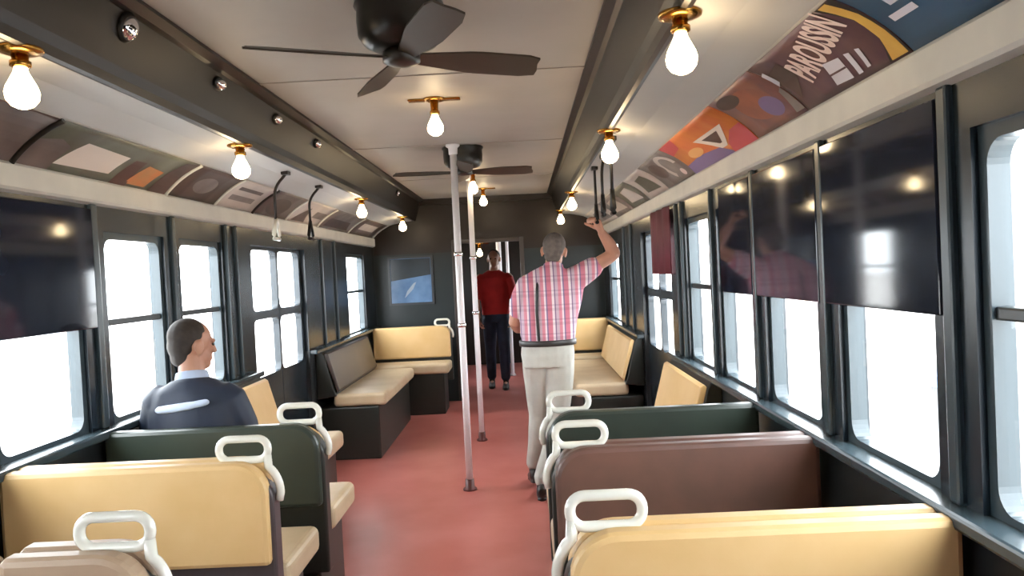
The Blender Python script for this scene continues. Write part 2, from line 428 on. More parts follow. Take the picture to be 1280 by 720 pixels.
sh, tx, dn = card(1, .35, 1.735, 'teal blue advertising card above the nearest window on the right', P_TEAL)
sh([(.06, .52), (.17, .50), (.17, .60), (.06, .62)], P_ICE); sh([(.05, .68), (.15, .66), (.15, .76), (.05, .78)], P_ICE); sh([(.03, .36), (.10, .35), (.10, .43), (.03, .44)], P_ICE); sh([(.2, .8), (.5, .78), (.5, .9), (.2, .92)], P_ICE)
dn()
sh, tx, dn = card(1, 1.74, 2.36, 'plum card with slanted pale letters and a curved yellow band', P_PURP)
sh([(.05, .18), (.22, .50), (.22, .80), (.02, .72)], P_DKBR)
sh([(.84, .02), (1, .02), (1, .98), (.86, .98), (.93, .6), (.92, .3)], P_BLK); sh([(.865, .03), (.985, .03), (.99, .35), (.985, .65), (.95, .97), (.885, .97), (.93, .62), (.92, .30)], P_YEL)
tx('PAROUSSIN', .25, .30, .125, P_PINK, ang=.20, sx=.60, bold=.004)
sh([(.40, .10), (.56, .08), (.60, .38), (.46, .42)], P_ICE); sh([(.61, .08), (.65, .08), (.69, .36), (.65, .38)], P_ICE); sh([(.70, .10), (.73, .10), (.77, .34), (.74, .36)], P_ICE); sh([(.40, .235), (.58, .225), (.58, .25), (.40, .262)], P_PURP)
sh([(.0, .50), (.05, .56), (.05, .82), (.0, .78)], P_ICE)
dn()
sh, tx, dn = card(1, 2.37, 2.86, 'brown and violet card with a blurred rust-coloured shape', P_FACE)
sh(circ(.50, .52, .30, .34), PM('rust', (166, 100, 74), (136, 84, 70), 8)); sh(circ(.66, .34, .16, .2), P_VIO); sh(circ(.25, .80, .22, .14), P_DKBR); sh([(.86, .06), (1, .06), (1, .5), (.93, .45)], P_GREY)
dn()
sh, tx, dn = card(1, 2.87, 3.90, 'fiery orange and rose card with a pale outlined dark triangle', P_ORANGE)
sh([(0, 0), (.72, 0), (.6, .22), (.3, .30), (0, .24)], P_VIO); sh([(.70, 0), (1, 0), (1, .42), (.86, .40), (.72, .2)], P_RED); sh([(0, .62), (.2, .70), (.28, 1 - .02), (0, .98)], P_RED)
sh([(.42, .62), (.86, .60), (.70, .18), (.62, .18)], P_WHT); sh([(.52, .54), (.76, .53), (.68, .28), (.65, .28)], P_DKBR); sh(circ(.30, .40, .12, .12), PM('amber', (226, 170, 110)))
dn()
sh, tx, dn = card(1, 3.91, 4.62, 'grey card with a pale squiggle beside the orange card', P_GREY)
sh(arcband(.68, .5, .14, .3, .22, .42, 0, 4.2), P_PALE); sh(circ(.30, .55, .2, .28), P_BRN2); sh(circ(.82, .2, .06, .1), P_PINK)
dn()
for k, (a, e, m1, m2, lab) in enumerate(((4.63, 5.3, P_PALE, P_OLV, 'pale card with an olive panel, first past the grey squiggle card'), (5.31, 6.1, P_OLV, P_PALE, 'olive card with a pale panel, above the right sliding door'), (6.11, 7.1, P_GREY, P_PALE, 'grey card with a pale panel, past the right sliding door'), (7.11, 8.6, P_PALE, P_GREY, 'last pale card on the right, ending at the bulkhead'))):
    sh, tx, dn = card(1, a, e, lab, m1); sh([(.2, .2), (.85, .15), (.7, .8), (.3, .75)], m2); dn()
sh, tx, dn = card(-1, 1.2, 2.52, 'maroon and grey-brown card over the left shuttered window', P_MAR)
sh([(.55, 0), (1, 0), (1, .95), (.8, .98), (.62, .6)], P_BRN2); dn()
sh, tx, dn = card(-1, 2.55, 3.62, 'olive card with a white panel and an orange patch', P_OLV)
sh([(.0, .0), (.16, 0), (.18, .5), (.10, .62), (0, .5)], P_BRN2); sh([(.165, .13), (.50, .17), (.53, .62), (.23, .68)], P_WHT); sh([(.54, .0), (.66, .0), (.66, .62), (.58, .60)], P_MAR)
sh([(.64, .06), (.80, .06), (.84, .5), (.70, .56)], PM('tangerine', (196, 116, 66), (170, 128, 88), 8)); sh([(.84, .0), (1, 0), (1, .98), (.9, .9)], P_DKBR); dn()
sh, tx, dn = card(-1, 3.65, 4.2, 'dark charcoal card between two pale ribs', P_DKBR)
sh(circ(.5, .45, .22, .25), P_GREY); dn()
sh, tx, dn = card(-1, 4.22, 4.78, 'pale card with grey bands, between the second and third ribs', P_PALE)
sh(rect(.15, .25, .8, .42), P_GREY); sh(rect(.15, .6, .8, .72), P_BRN2); dn()
sh, tx, dn = card(-1, 4.80, 5.45, 'brown-grey card with a dark rounded shape, behind the hanging grab handles', P_BRN2)
sh(circ(.5, .4, .32, .34), P_DKBR); dn()
sh, tx, dn = card(-1, 5.48, 6.3, 'pale card with a grey triangle over the left sliding door', P_PALE)
sh([(.1, .05), (.5, .05), (.35, .7)], P_BRN2); sh([(.6, .3), (.95, .3), (.95, .6), (.6, .6)], P_GREY); dn()
sh, tx, dn = card(-1, 6.33, 7.4, 'grey card with a dark band, past the left sliding door', P_GREY)
sh([(.1, .1), (.9, .1), (.8, .5), (.15, .5)], P_DKBR); dn()
sh, tx, dn = card(-1, 7.43, 8.6, 'last brown card on the left, ending at the bulkhead', P_BRN2)
sh([(.2, .3), (.8, .3), (.8, .7), (.2, .7)], P_PALE); dn()
RIBN = ['first', 'second', 'third', 'fourth', 'fifth', 'sixth', 'seventh']
for k, (y, m, col) in enumerate(((2.535, M_LIP, 'dark'), (3.635, M_ENAMEL, 'pale'), (4.21, M_ENAMEL, 'pale'), (4.79, M_LIP, 'dark'), (5.465, M_ENAMEL, 'pale'), (6.315, M_ENAMEL, 'pale'), (7.415, M_ENAMEL, 'pale'))):
    r = MB(); r.tube([cardpt(-1, y, v / 10 * .99, .007) for v in range(11)], .008 if col == 'pale' else .010, 8)
    tag(r.build('card_rib', m), 'curved %s rib between two cards of the left rack, %s from the near end' % (col, RIBN[k]), 'rib', 'curved ribs of the left card rack')

# ------------------------------------------------------------------ bare bulbs
def bulb_thing(label, loc, stem=.0, tilt=0):
    t = thing('ceiling_bulb', label, 'light bulb', loc, 0, 'bare bulbs in brass sockets')
    p = MB(); p.lathe([(0, 0), (.055, 0), (.055, -.008), (.04, -.014), (.022, -.018), (0, -.018)], n=20); p.build('rosette', M_BRASS, t)
    k = MB(); k.lathe([(0, -.012), (.021, -.014), (.019, -.03 - stem), (.025, -.034 - stem), (.025, -.046 - stem), (.018, -.05 - stem), (0, -.05 - stem)], n=18); k.build('socket', M_BRASS, t)
    h = -.048 - stem
    g = MB(); g.lathe([(0, h + .002), (.015, h), (.017, h - .012), (.026, h - .03), (.036, h - .05), (.040, h - .066), (.037, h - .084), (.026, h - .098), (.012, h - .105), (0, h - .106)], n=20)
    g.build('bulb', M_BULB, t)
    return t
b0 = bulb_thing('bare bulb under the left deck edge, closest to the viewer', (-.855, 1.93, 2.097))
def bulb(label, loc): return dup(b0, loc, label=label)
bulb('bare bulb under the left deck edge, second along from the viewer', (-.85, 3.42, 2.097))
bulb('bare bulb under the left deck edge, above the left sliding door', (-.85, 5.98, 2.097))
bulb('bare bulb under the left deck edge, by the end bulkhead', (-.85, 8.0, 2.097))
bulb('bare bulb under the right deck edge, closest to the viewer', (.825, 1.94, 2.098))
bulb('bare bulb under the right deck edge, above the hanging grab handles', (.825, 3.54, 2.098))
bulb('bare bulb under the right deck edge, second from the end bulkhead', (.825, 6.3, 2.098))
bulb('bare bulb under the right deck edge, by the end bulkhead', (.825, 8.2, 2.098))
c0 = bulb_thing('bare bulb on a stem between the two ceiling fans', (0, 3.76, 2.336), stem=.03)
m_ = MB(); m_.box(-.13, .13, -.02, .02, -.012, -.002, bevel=.004); m_.build('crossbar', M_BRASS, c0)
dup(c0, (0.0, 6.6, 2.336), label='bare bulb on a stem just past the far ceiling fan')
dup(c0, (0.02, 7.85, 2.336), label='bare bulb on a stem in the ceiling nearest the end bulkhead')
dup(c0, (-.19, 10.4, 1.87), label='bare bulb seen through the end doorway')
m_ = MB(); m_.tube([(-.19, 10.4, 2.05), (-.19, 10.4, 1.866)], .012); tag(m_.build('ceiling_drop_rod', M_BRASS), 'thin rod carrying the bulb seen through the end doorway', 'rod')

# ------------------------------------------------------------------ ceiling fans
def fan(label, loc, rot):
    t = thing('ceiling_fan', label, 'fan', loc, 0, 'ceiling fans')
    m = MB(); m.lathe([(0, 0), (.140, 0), (.143, -.012), (.134, -.022), (.136, -.06), (.133, -.105), (.115, -.132), (.085, -.146), (0, -.148)], n=32); m.build('motor_housing', M_FAN, t)
    h = MB(); h.lathe([(0, -.142), (.040, -.144), (.060, -.158), (.060, -.186), (.040, -.194), (.018, -.198), (0, -.199)], n=24); h.build('hub', M_FAN, t)
    for k in range(4):
        a = rot + k * PI / 2
        bl = MB(); b = bmesh.new()
        N = 10; rows = []
        for i in range(N + 1):
            u = i / N; r = .05 + u * .42
            hw = .026 + .030 * min(1, u * 2.2); pitch = -.34
            if i == N: hw *= .8
            row = []
            for j in (-1, -.4, .4, 1):
                for dz in (-.003, .003): row.append(b.verts.new((r + (.012 if j > 0 and i == N else 0), j * hw * math.cos(pitch), -.172 + j * hw * math.sin(pitch) + dz)))
            rows.append(row)
        for A, B in zip(rows, rows[1:]):
            for j in range(3):
                b.faces.new([A[2 * j], A[2 * j + 2], B[2 * j + 2], B[2 * j]]); b.faces.new([A[2 * j + 1], B[2 * j + 1], B[2 * j + 3], A[2 * j + 3]])
            b.faces.new([A[0], B[0], B[1], A[1]]); b.faces.new([A[6], A[7], B[7], B[6]])
        for R_ in (rows[0], rows[-1]):
            for j in range(3): b.faces.new([R_[2 * j], R_[2 * j + 1], R_[2 * j + 3], R_[2 * j + 2]])
        bmesh.ops.recalc_face_normals(b, faces=b.faces[:])
        bmesh.ops.rotate(b, verts=b.verts[:], cent=(0, 0, 0), matrix=Matrix.Rotation(a, 3, 'Z'))
        bl.add(b); bl.build('blade', M_BLADE, t)
    return t
fan('dark bronze ceiling fan closest to the viewer', (.045, 2.43, 2.336), .42)
fan('dark bronze ceiling fan farther down the car, behind the white poles', (0.02, 5.25, 2.336), .10)

# ------------------------------------------------------------------ chrome latches on the dark deck side
t = thing('vent_latch', 'chrome vent latch on the left deck side, closest to the viewer', 'latch', (-.765, 2.30, 2.262), 0, 'chrome vent latches on the dark deck side')
m = MB(); m.lathe([(0, -.004), (.045, -.004), (.045, .006), (.038, .012), (0, .013)], n=24, axis='x'); pl = m.build('backplate', M_BLACK, t)
m = MB(); m.lathe([(.038, 0), (.038, .012), (.033, .022), (.018, .029), (0, .031)], n=24, axis='x'); m.build('dome', M_CHROME, t)
for ch in children(t): ch.rotation_euler = (0, .36, 0)
for k, (y, lab) in enumerate(((2.99, 'second from the viewer'), (3.69, 'third from the viewer'), (4.4, 'fourth from the viewer'), (7.2, 'last before the bulkhead'))):
    c = dup(t, (-.765, y, 2.262), label='chrome vent latch on the left deck side, ' + lab)
    for ch in children(c): ch.scale = (1, 1, .6)

# ------------------------------------------------------------------ poles
def pole(label, y):
    t = thing('grab_pole', label, 'pole', (-.035, y, 0), 0, 'white floor-to-ceiling poles')
    m = MB(); m.lathe([(.0, .05), (.0235, .05), (.0235, 2.29), (0, 2.29)], n=20); m.build('tube', M_POLE, t)
    m = MB(); m.lathe([(0, 0), (.048, 0), (.046, .012), (.032, .022), (.030, .075), (.0, .076)], n=20); m.build('floor_flange', M_POLEFOOT, t)
    m = MB(); m.lathe([(0, 2.335), (.05, 2.335), (.048, 2.322), (.032, 2.312), (.030, 2.27), (0, 2.27)], n=20); m.build('ceiling_flange', M_POLE, t)
    for z in (1.12, 1.60):
        m = MB(); m.lathe([(0, z - .014), (.0285, z - .014), (.030, z), (.0285, z + .014), (0, z + .014)], n=20); m.build('collar', M_CHROME, t)
    return t
pole('white enamelled pole with a dark red foot, closer to the viewer', 5.12)
pole('white enamelled pole with a dark red foot, behind the other pole', 6.62)

# ------------------------------------------------------------------ hanging grab handles
def grab(label, x, y, drop, sgn, name='strap_hanger', grip=M_BLACK, bow=.07):
    t = thing(name, label, 'grab handle', (x, y, 2.086), 0, 'hanging grab handles')
    m = MB(); m.box(-.02, .02, -.03, .03, -.012, .012, bevel=.004); m.build('bracket', M_LIP, t)
    pts = [(0, 0, -.005)] + [(sgn * bow * math.sin(k / 6 * PI / 2), 0, -.01 - .09 * k / 6 - .03 * (k / 6) ** 2) for k in range(1, 7)] + [(sgn * bow, 0, -drop + .10)]
    m = MB(); m.tube(pts, .0085, 10); m.build('arm', M_LIP, t)
    g = MB(); cx = sgn * bow
    g.tube([(cx, -.0, -drop + .115), (cx, .05, -drop + .02), (cx, .045, -drop), (cx, -.045, -drop), (cx, -.05, -drop + .02)], .011, 10, closed=True)
    g.build('grip', grip, t)
    return t
grab('dark hanging grab handle with a pale grip on the left, closer of two', -.92, 4.3, .37, -1, grip=M_ENAMEL)
grab('dark hanging grab handle on the left, farther of two', -.92, 5.0, .34, -1)
grab('dark hanging grab handle on the right, under the second bulb', .86, 3.72, .36, -1, bow=.01)
grab('dark hanging grab handle on the right, just before the held one', .88, 4.3, .33, -1, bow=.015)
grab('grab handle held by the standing man in the plaid shirt', .875, 4.80, .34, -1, bow=.0)

# ------------------------------------------------------------------ seats
AX, WX = .43, 1.30
TOP = .905
def seat_outline(x0, x1, z0, z1, r, n=8):
    """x0 is the aisle end, rounded at its top"""
    out = [(x0, z0), (x1, z0), (x1, z1 - .01), (x1 - .01, z1)]
    for k in range(n + 1):
        a = PI / 2 + k * PI / 2 / n; out.append((x0 + r + r * math.cos(a), z1 - r + r * math.sin(a)))
    return out
def transverse_seat(label, y, s, face_mat, panel_mat, rz=0, width=None, cush=True, rim=None, flip=False, AX=None):
    """local frame: x from the aisle end outwards (mirrored by s), +y the way the sitter looks"""
    t = thing('train_seat', label, 'seat', (0, y, 0), 0, 'train seats set across the car')
    x0 = AX or (.43 if s < 0 else .455); x1 = width or WX
    d = -1 if flip else 1
    mx = lambda pts: [(s * p[0], p[1]) for p in pts]
    def Y(a): return d * a
    fr = MB(); fr.prism(mx(seat_outline(x0, x1, .30, TOP - .026, .11)), Y(-.036), Y(.036), 'y', bevel=.010, smooth=False); back = fr.build('back_frame', rim or M_SEATDK, t)
    pn = MB(); pn.prism(mx(seat_outline(x0 + .012, x1 - .006, .575, TOP, .105)), Y(-.001), Y(-.062), 'y', bevel=.016); pn.build('back_panel', face_mat, t)
    pn = MB(); pn.prism(mx(seat_outline(x0 + .012, x1 - .006, .56, TOP - (.022 if face_mat is M_GREEN else 0), .105)), Y(.001), Y(.066), 'y', bevel=.016); pn.build('backrest', panel_mat, t)
    if cush:
        cu = MB(); a, b_ = sorted((Y(.075), Y(.47))); xa, xb = sorted((s * (x0 + .0), s * x1)); cu.box(xa, xb, a, b_, .43, .535, bevel=.03, seg=4); cu.build('cushion', M_CUSH, t)
        bs = MB(); a, b_ = sorted((Y(.04), Y(.43))); xa, xb = sorted((s * (x0 + .06), s * x1)); bs.box(xa, xb, a, b_, .0, .428, bevel=.01); bs.build('base', M_SEATDK, t)
    h = MB()
    L = rrect(x0 + .020, x0 + .178, TOP - .002, TOP + .066, .032, n=6)
    h.tube([(s * px, 0, pz) for px, pz in L], .0125, 12, closed=True)
    h.tube([(s * (x0 + .024), 0, TOP + .014)] + [(s * (x0 + .006 - .012 + .11 + .118 * math.cos(PI / 2 + PI / 2 * (.5 + .5 * k / 6))), 0, TOP - .11 + .118 * math.sin(PI / 2 + PI / 2 * (.5 + .5 * k / 6))) for k in range(7)] + [(s * (x0 - .008), 0, TOP - .135)], .0135, 12)
    h.build('handle', M_ENAMEL, t)
    return t
Y1, Y2, Y3 = 1.65, 2.42, 3.03
transverse_seat('train seat with a worn grey-tan narrow back, lowest in the near left corner', Y1, -1, M_TAN2, M_TAN2, width=.76)
transverse_seat('wide tan rattan seat back across the left side, in front of the dark green one', Y2, -1, M_TAN, M_TAN, rim=M_SIDE)
transverse_seat('dark green seat back on the left, with the navy-jacketed man sitting in it', Y3, -1, M_GREEN, M_TAN)
transverse_seat('wide tan rattan seat back nearest on the right', Y1, 1, M_TAN, M_TAN)
transverse_seat('red-brown seat back on the right, between the tan and the green ones', Y2, 1, M_BROWN, M_BROWN)
transverse_seat('dark green seat back on the right, next to the standing man', Y3, 1, M_GREEN, M_TAN)
transverse_seat('tan seat against the end bulkhead, left of the doorway', 8.38, -1, M_TAN, M_TAN, flip=True)
transverse_seat('tan seat against the end bulkhead, right of the doorway', 8.38, 1, M_TAN, M_TAN, flip=True)

def bench(label, s, y0, y1, bm=None):
    t = thing('side_bench', label, 'bench', (s * W, y0, 0), 0, 'benches along the side walls')
    L = y1 - y0
    def P(d, z): return (-s * d, z)
    bk = MB(); bk.prism([P(.002, .50), P(.16, .52), P(.135, .60), P(.075, .86), P(.055, .885), P(.002, .885)], 0.0, L, 'y', bevel=.008); bk.build('back_frame', M_SEATDK, t)
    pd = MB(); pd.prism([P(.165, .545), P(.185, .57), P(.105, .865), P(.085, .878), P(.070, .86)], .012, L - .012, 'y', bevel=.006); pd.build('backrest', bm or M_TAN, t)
    cu = MB(); xa, xb = sorted((-s * .13, -s * .56)); cu.box(xa, xb, .01, L - .01, .43, .535, bevel=.03, seg=4); cu.build('cushion', M_CUSH, t)
    bs = MB(); xa, xb = sorted((-s * .02, -s * .50)); bs.box(xa, xb, .0, L, 0, .428, bevel=.01); bs.build('base', M_SEATDK, t)
    return t
bench('tan bench along the left wall, just past the seated man', -1, 3.80, 4.70)
bench('tan bench along the right wall, beyond the dark green seat back', 1, 3.64, 4.62)
bench('bench with shade coloured brown into its back, along the left wall beyond the sliding door', -1, 6.12, 7.72, M_SHADEBACK)
bench('tan bench along the right wall beyond the sliding door', 1, 6.05, 7.72)
m = MB(); m.box(-1.316, -1.225, 1.86, 2.30, .50, .685, bevel=.035, seg=4)
tag(m.build('wall_armrest', mat('cream_leatherette', (196, 178, 158), .5)), 'cream padded armrest on the left wall beside the nearest seat', 'armrest')

# ------------------------------------------------------------------ picture, banner
t = thing('framed_picture', 'blue framed picture on the end bulkhead, left of the doorway', 'picture', (-.90, YE - .002, 1.415))
m = MB(); ring_prism(m, rrect(-.26, .26, -.28, .28, .004), rrect(-.235, .235, -.255, .255, .004), -.024, 0, 'y'); m.build('frame', mat('dark_picture_frame', (58, 62, 68), .3), t)
PICM = mat('picture_print', (108, 144, 186), .25, rgb2=(84, 116, 158), scale=5)
m = MB(); m.box(-.238, .238, -.012, -.004, -.258, .258, m=PICM)
m.prism([(-.23, .0), (.23, .06), (.23, .25), (-.23, .25)], -.0125, -.0145, 'y', m=mat('picture_dark_sky', (40, 50, 58), .25, rgb2=(48, 58, 68), scale=6))
m.prism([(-.08, -.2), (.02, -.1), (.06, -.02), (.03, -.03), (-.05, -.12)], -.015, -.016, 'y', m=mat('picture_pale', (150, 166, 184), .3))
m.build('print', None, t)
m = MB()
N = 16; b = bmesh.new(); rows = []
for i in range(N + 1):
    y = 4.60 + .72 * i / N; x = 1.290 + .007 * math.sin(i * 1.3)
    rows.append([[b.verts.new((x + dx, y, z)) for z in (1.40, 1.60, 1.815)] for dx in (0, .004)])
for A, B in zip(rows, rows[1:]):
    for k in (0, 1):
        b.faces.new([A[0][k], B[0][k], B[0][k + 1], A[0][k + 1]]).smooth = True; b.faces.new([A[1][k], A[1][k + 1], B[1][k + 1], B[1][k]]).smooth = True
    b.faces.new([A[0][0], A[1][0], B[1][0], B[0][0]]); b.faces.new([A[0][2], B[0][2], B[1][2], A[1][2]])
for R_ in (rows[0], rows[-1]):
    for k in (0, 1): b.faces.new([R_[0][k], R_[0][k + 1], R_[1][k + 1], R_[1][k]])
m.add(b); tag(m.build('door_curtain', mat('dark_red_cloth', (112, 42, 58), .7, rgb2=(98, 34, 48), scale=6)), 'dark red cloth hung over the near edge of the right sliding door', 'curtain')

# ------------------------------------------------------------------ people
def loft(bm_, rings, n=14):
    """closed tapered tube; rings = (centre, ra, rb, axis for ra)"""
    C = [Vector(r[0]) for r in rings]; N = len(C); R_ = []
    for k, r in enumerate(rings):
        tng = (C[min(k + 1, N - 1)] - C[max(k - 1, 0)]).normalized()
        ax = Vector(r[3]) if len(r) > 3 else Vector((1, 0, 0))
        ax = ax - tng * ax.dot(tng)
        if ax.length < .05: ax = tng.orthogonal()
        ax.normalize(); bx_ = tng.cross(ax)
        R_.append([bm_.verts.new(C[k] + ax * r[1] * math.cos(2 * PI * j / n) + bx_ * r[2] * math.sin(2 * PI * j / n)) for j in range(n)])
    for A, B in zip(R_, R_[1:]):
        for j in range(n): bm_.faces.new([A[j], A[(j + 1) % n], B[(j + 1) % n], B[j]])
    bm_.faces.new(R_[0][::-1]); bm_.faces.new(R_[-1])
def limb(bm_, pts, n=12):
    """pts = (pos, radius); rounded ends"""
    P = [(Vector(p), r) for p, r in pts]
    d0 = (P[0][0] - P[1][0]).normalized(); d1 = (P[-1][0] - P[-2][0]).normalized()
    rings = [(P[0][0] + d0 * P[0][1] * .8, P[0][1] * .5, P[0][1] * .5)]
    for i, (p, r) in enumerate(P):
        rings.append((p, r, r))
        if i + 1 < len(P):
            q, r2 = P[i + 1]; rings.append(((p + q) / 2, (r + r2) / 2 * 1.02, (r + r2) / 2 * 1.02))
    rings.append((P[-1][0] + d1 * P[-1][1] * .8, P[-1][1] * .5, P[-1][1] * .5))
    loft(bm_, [(c, a, b_, (1, .13, .07)) for c, a, b_ in rings], n)
def blob(bm_, c, r, rot=None, n=14):
    res = bmesh.ops.create_uvsphere(bm_, u_segments=n, v_segments=10, radius=1)
    for v in res['verts']:
        p = Vector((v.co.x * r[0], v.co.y * r[1], v.co.z * r[2]))
        if rot: p = rot @ p
        v.co = p + Vector(c)
def solid(name, bm_, m, parent, voxel=.008, smooth=3):
    bmesh.ops.recalc_face_normals(bm_, faces=bm_.faces[:])
    me = bpy.data.meshes.new(name); bm_.to_mesh(me); bm_.free()
    o = bpy.data.objects.new(name, me); COL.objects.link(o)
    md = o.modifiers.new('r', 'REMESH'); md.mode = 'VOXEL'; md.voxel_size = voxel; md.use_smooth_shade = True
    sm = o.modifiers.new('s', 'SMOOTH'); sm.iterations = smooth; sm.factor = .5
    bpy.context.view_layer.update()
    me2 = bpy.data.meshes.new_from_object(o.evaluated_get(bpy.context.evaluated_depsgraph_get()))
    o.modifiers.clear(); o.data = me2; bpy.data.meshes.remove(me); me2.name = name
    me2.materials.clear(); me2.materials.append(m)
    for p in me2.polygons: p.use_smooth = True
    o.parent = parent
    if parent: o.matrix_parent_inverse = Matrix.Translation(-Vector(parent.location))
    return o
def head(bm_, c, yaw, pitch=0, roll=0, k=1.0):
    """skull, jaw, brow, nose, lips, ears; looks along +y before turning; returns the matrix"""
    Rm = (Matrix.Rotation(yaw, 3, 'Z') @ Matrix.Rotation(pitch, 3, 'X') @ Matrix.Rotation(roll, 3, 'Y'))
    c = Vector(c)
    def B(p, r): blob(bm_, c + Rm @ (Vector(p) * k), [q * k for q in r], Rm)
    B((0, -.008, .025), (.076, .094, .090)); B((0, .025, -.045), (.058, .066, .066)); B((0, .052, -.085), (.034, .034, .026))
    B((0, .080, .018), (.052, .018, .014)); B((0, .092, -.018), (.013, .022, .024)); B((0, .103, -.028), (.015, .015, .011))
    B((.034, .068, -.018), (.022, .018, .018)); B((-.034, .068, -.018), (.022, .018, .018)); B((0, .082, -.062), (.024, .012, .010)); B((0, .080, -.052), (.022, .012, .006))
    for s_ in (-1, 1):
        B((s_ * .079, -.004, -.010), (.010, .020, .034)); B((s_ * .084, -.012, -.002), (.008, .016, .024))
    return Rm
def face_bits(parent, c, Rm, k=1.0):
    c = Vector(c)
    for s_ in (-1, 1):
        b = bmesh.new(); blob(b, c + Rm @ (Vector((s_ * .031, .079, .002)) * k), (.011 * k, .011 * k, .009 * k))
        mb = MB(); mb.add(b); o = mb.build('eye', mat('eye_dark', (60, 50, 46), .15), parent); o.matrix_parent_inverse = Matrix.Translation(-Vector(parent.location))
def hand(bm_, wrist, direction, palm_n, curl, thumb_side=1, k=1.0):
    """palm and five unequal fingers. direction: along the palm; palm_n: normal the palm looks to; curl: finger bend"""
    w = Vector(wrist); d = Vector(direction).normalized(); n = Vector(palm_n); n = (n - d * n.dot(d)).normalized(); sd = d.cross(n) * thumb_side
    loft(bm_, [(w - d * .01, .027 * k, .019 * k, sd), (w + d * .03 * k, .036 * k, .016 * k, sd), (w + d * .07 * k, .042 * k, .015 * k, sd), (w + d * .092 * k, .038 * k, .010 * k, sd)], 12)
    for i, (off, ln) in enumerate(((.031, .070), (.011, .078), (-.010, .073), (-.029, .058))):
        p = w + d * .085 * k + sd * off * k; pts = [(p - d * .015, .0098 * k)]; a = .15
        dirv = d.copy()
        for j, fr in enumerate((.42, .32, .26)):
            a += curl * (.55 if j == 0 else 1)
            dirv = d * math.cos(a) + n * math.sin(a)
            p = p + dirv * ln * fr * k; pts.append((p, (.0092 - .0009 * j) * k))
        limb(bm_, pts, 8)
    p = w + d * .025 * k + sd * .030 * k; t1 = p + (d * .55 + sd * .75 + n * .3).normalized() * .038 * k; t2 = t1 + (d * .8 + sd * .1 + n * (.35 + .4 * curl)).normalized() * .032 * k; t3 = t2 + (d * .75 - sd * .3 * curl + n * (.3 + .5 * curl)).normalized() * .026 * k
    limb(bm_, [(p, .0135 * k), (t1, .0118 * k), (t2, .0105 * k), (t3, .009 * k)], 8)
def shoe(parent, ankle, fwd, m, pitch=0.0):
    a = Vector(ankle); f = Vector((fwd[0], fwd[1], 0)).normalized(); f = (f * math.cos(pitch) - Vector((0, 0, 1)) * math.sin(pitch)); up = Vector((0, 0, 1))
    sdv = f.cross(up).normalized()
    b = bmesh.new(); gz = lambda p: p
    base = a - up * .055
    loft(b, [(base - f * .075 + up * .01, .024, .028, sdv), (base - f * .05 + up * .006, .036, .045, sdv), (base + f * .02 + up * .0, .037, .044, sdv), (base + f * .09 - up * .012, .044, .032, sdv), (base + f * .15 - up * .018, .040, .024, sdv), (base + f * .185 - up * .022, .022, .014, sdv)], 14)
    loft(b, [(a - up * .05, .036, .042, sdv), (a + up * .01, .036, .042, sdv)], 14)
    loft(b, [(base - f * .078 - up * .036, .030, .010, sdv), (base + f * .04 - up * .038, .040, .009, sdv), (base + f * .12 - up * .040, .046, .008, sdv), (base + f * .185 - up * .040, .026, .007, sdv)], 14)
    return solid('shoe', b, m, parent, .006, 2)
def eye_free_hair(parent, c, Rm, m, full=True, k=1.0, thin=.0):
    c = Vector(c); b = bmesh.new()
    def B(p, r): blob(b, c + Rm @ (Vector(p) * k), [q * k for q in r], Rm)
    if full:
        B((0, -.020, .040), (.080, .088, .084)); B((0, -.050, .0), (.072, .056, .066)); B((0, -.052, -.05), (.058, .040, .045))
    else:   # balding: ring round the back and sides
        B((0, -.048, -.004), (.076, .058, .046)); B((0, -.056, -.045), (.058, .042, .040)); B((.058, -.018, .0), (.024, .044, .034)); B((-.058, -.018, .0), (.024, .044, .034))
    return solid('hair', b, m, parent, .007, 3)

SKIN = mat('skin', (196, 146, 122), .5, rgb2=(184, 132, 110), scale=9)
SKIN2 = mat('skin_tan', (188, 140, 116), .5, rgb2=(176, 126, 104), scale=9)
def plaid():
    m = bpy.data.materials.new('pink_plaid_shirt'); m.use_nodes = True; nt = m.node_tree; b = nt.nodes['Principled BSDF']; b.inputs['Roughness'].default_value = .8
    tc = nt.nodes.new('ShaderNodeTexCoord'); sp = nt.nodes.new('ShaderNodeSeparateXYZ'); nt.links.new(tc.outputs['Object'], sp.inputs[0])
    def ramp(sock, freq, off, stops):
        a = nt.nodes.new('ShaderNodeMath'); a.operation = 'MULTIPLY_ADD'; a.inputs[1].default_value = freq; a.inputs[2].default_value = off; nt.links.new(sock, a.inputs[0])
        f = nt.nodes.new('ShaderNodeMath'); f.operation = 'FRACT'; nt.links.new(a.outputs[0], f.inputs[0])
        r = nt.nodes.new('ShaderNodeValToRGB'); r.color_ramp.interpolation = 'CONSTANT'
        e = r.color_ramp.elements
        e[0].position = stops[0][0]; e[0].color = lin(stops[0][1]); e[1].position = stops[1][0]; e[1].color = lin(stops[1][1])
        for p, c in stops[2:]: q = e.new(p); q.color = lin(c)
        nt.links.new(f.outputs[0], r.inputs[0]); return r.outputs[0]
    v = ramp(sp.outputs['X'], 9.0, .15, [(0, (206, 128, 146)), (.26, (232, 222, 226)), (.40, (136, 112, 142)), (.47, (200, 182, 196)), (.64, (214, 142, 158)), (.82, (234, 224, 230)), (.92, (132, 118, 154))])
    h = ramp(sp.outputs['Z'], 11.0, .3, [(0, (255, 236, 238)), (.55, (216, 190, 198)), (.75, (255, 240, 242)), (.9, (196, 168, 186))])
    mx = nt.nodes.new('ShaderNodeMix'); mx.data_type = 'RGBA'; mx.blend_type = 'MULTIPLY'; mx.inputs[0].default_value = .45
    nt.links.new(v, mx.inputs[6]); nt.links.new(h, mx.inputs[7]); nt.links.new(mx.outputs[2], b.inputs['Base Color'])
    return m
M_PLAID = plaid()
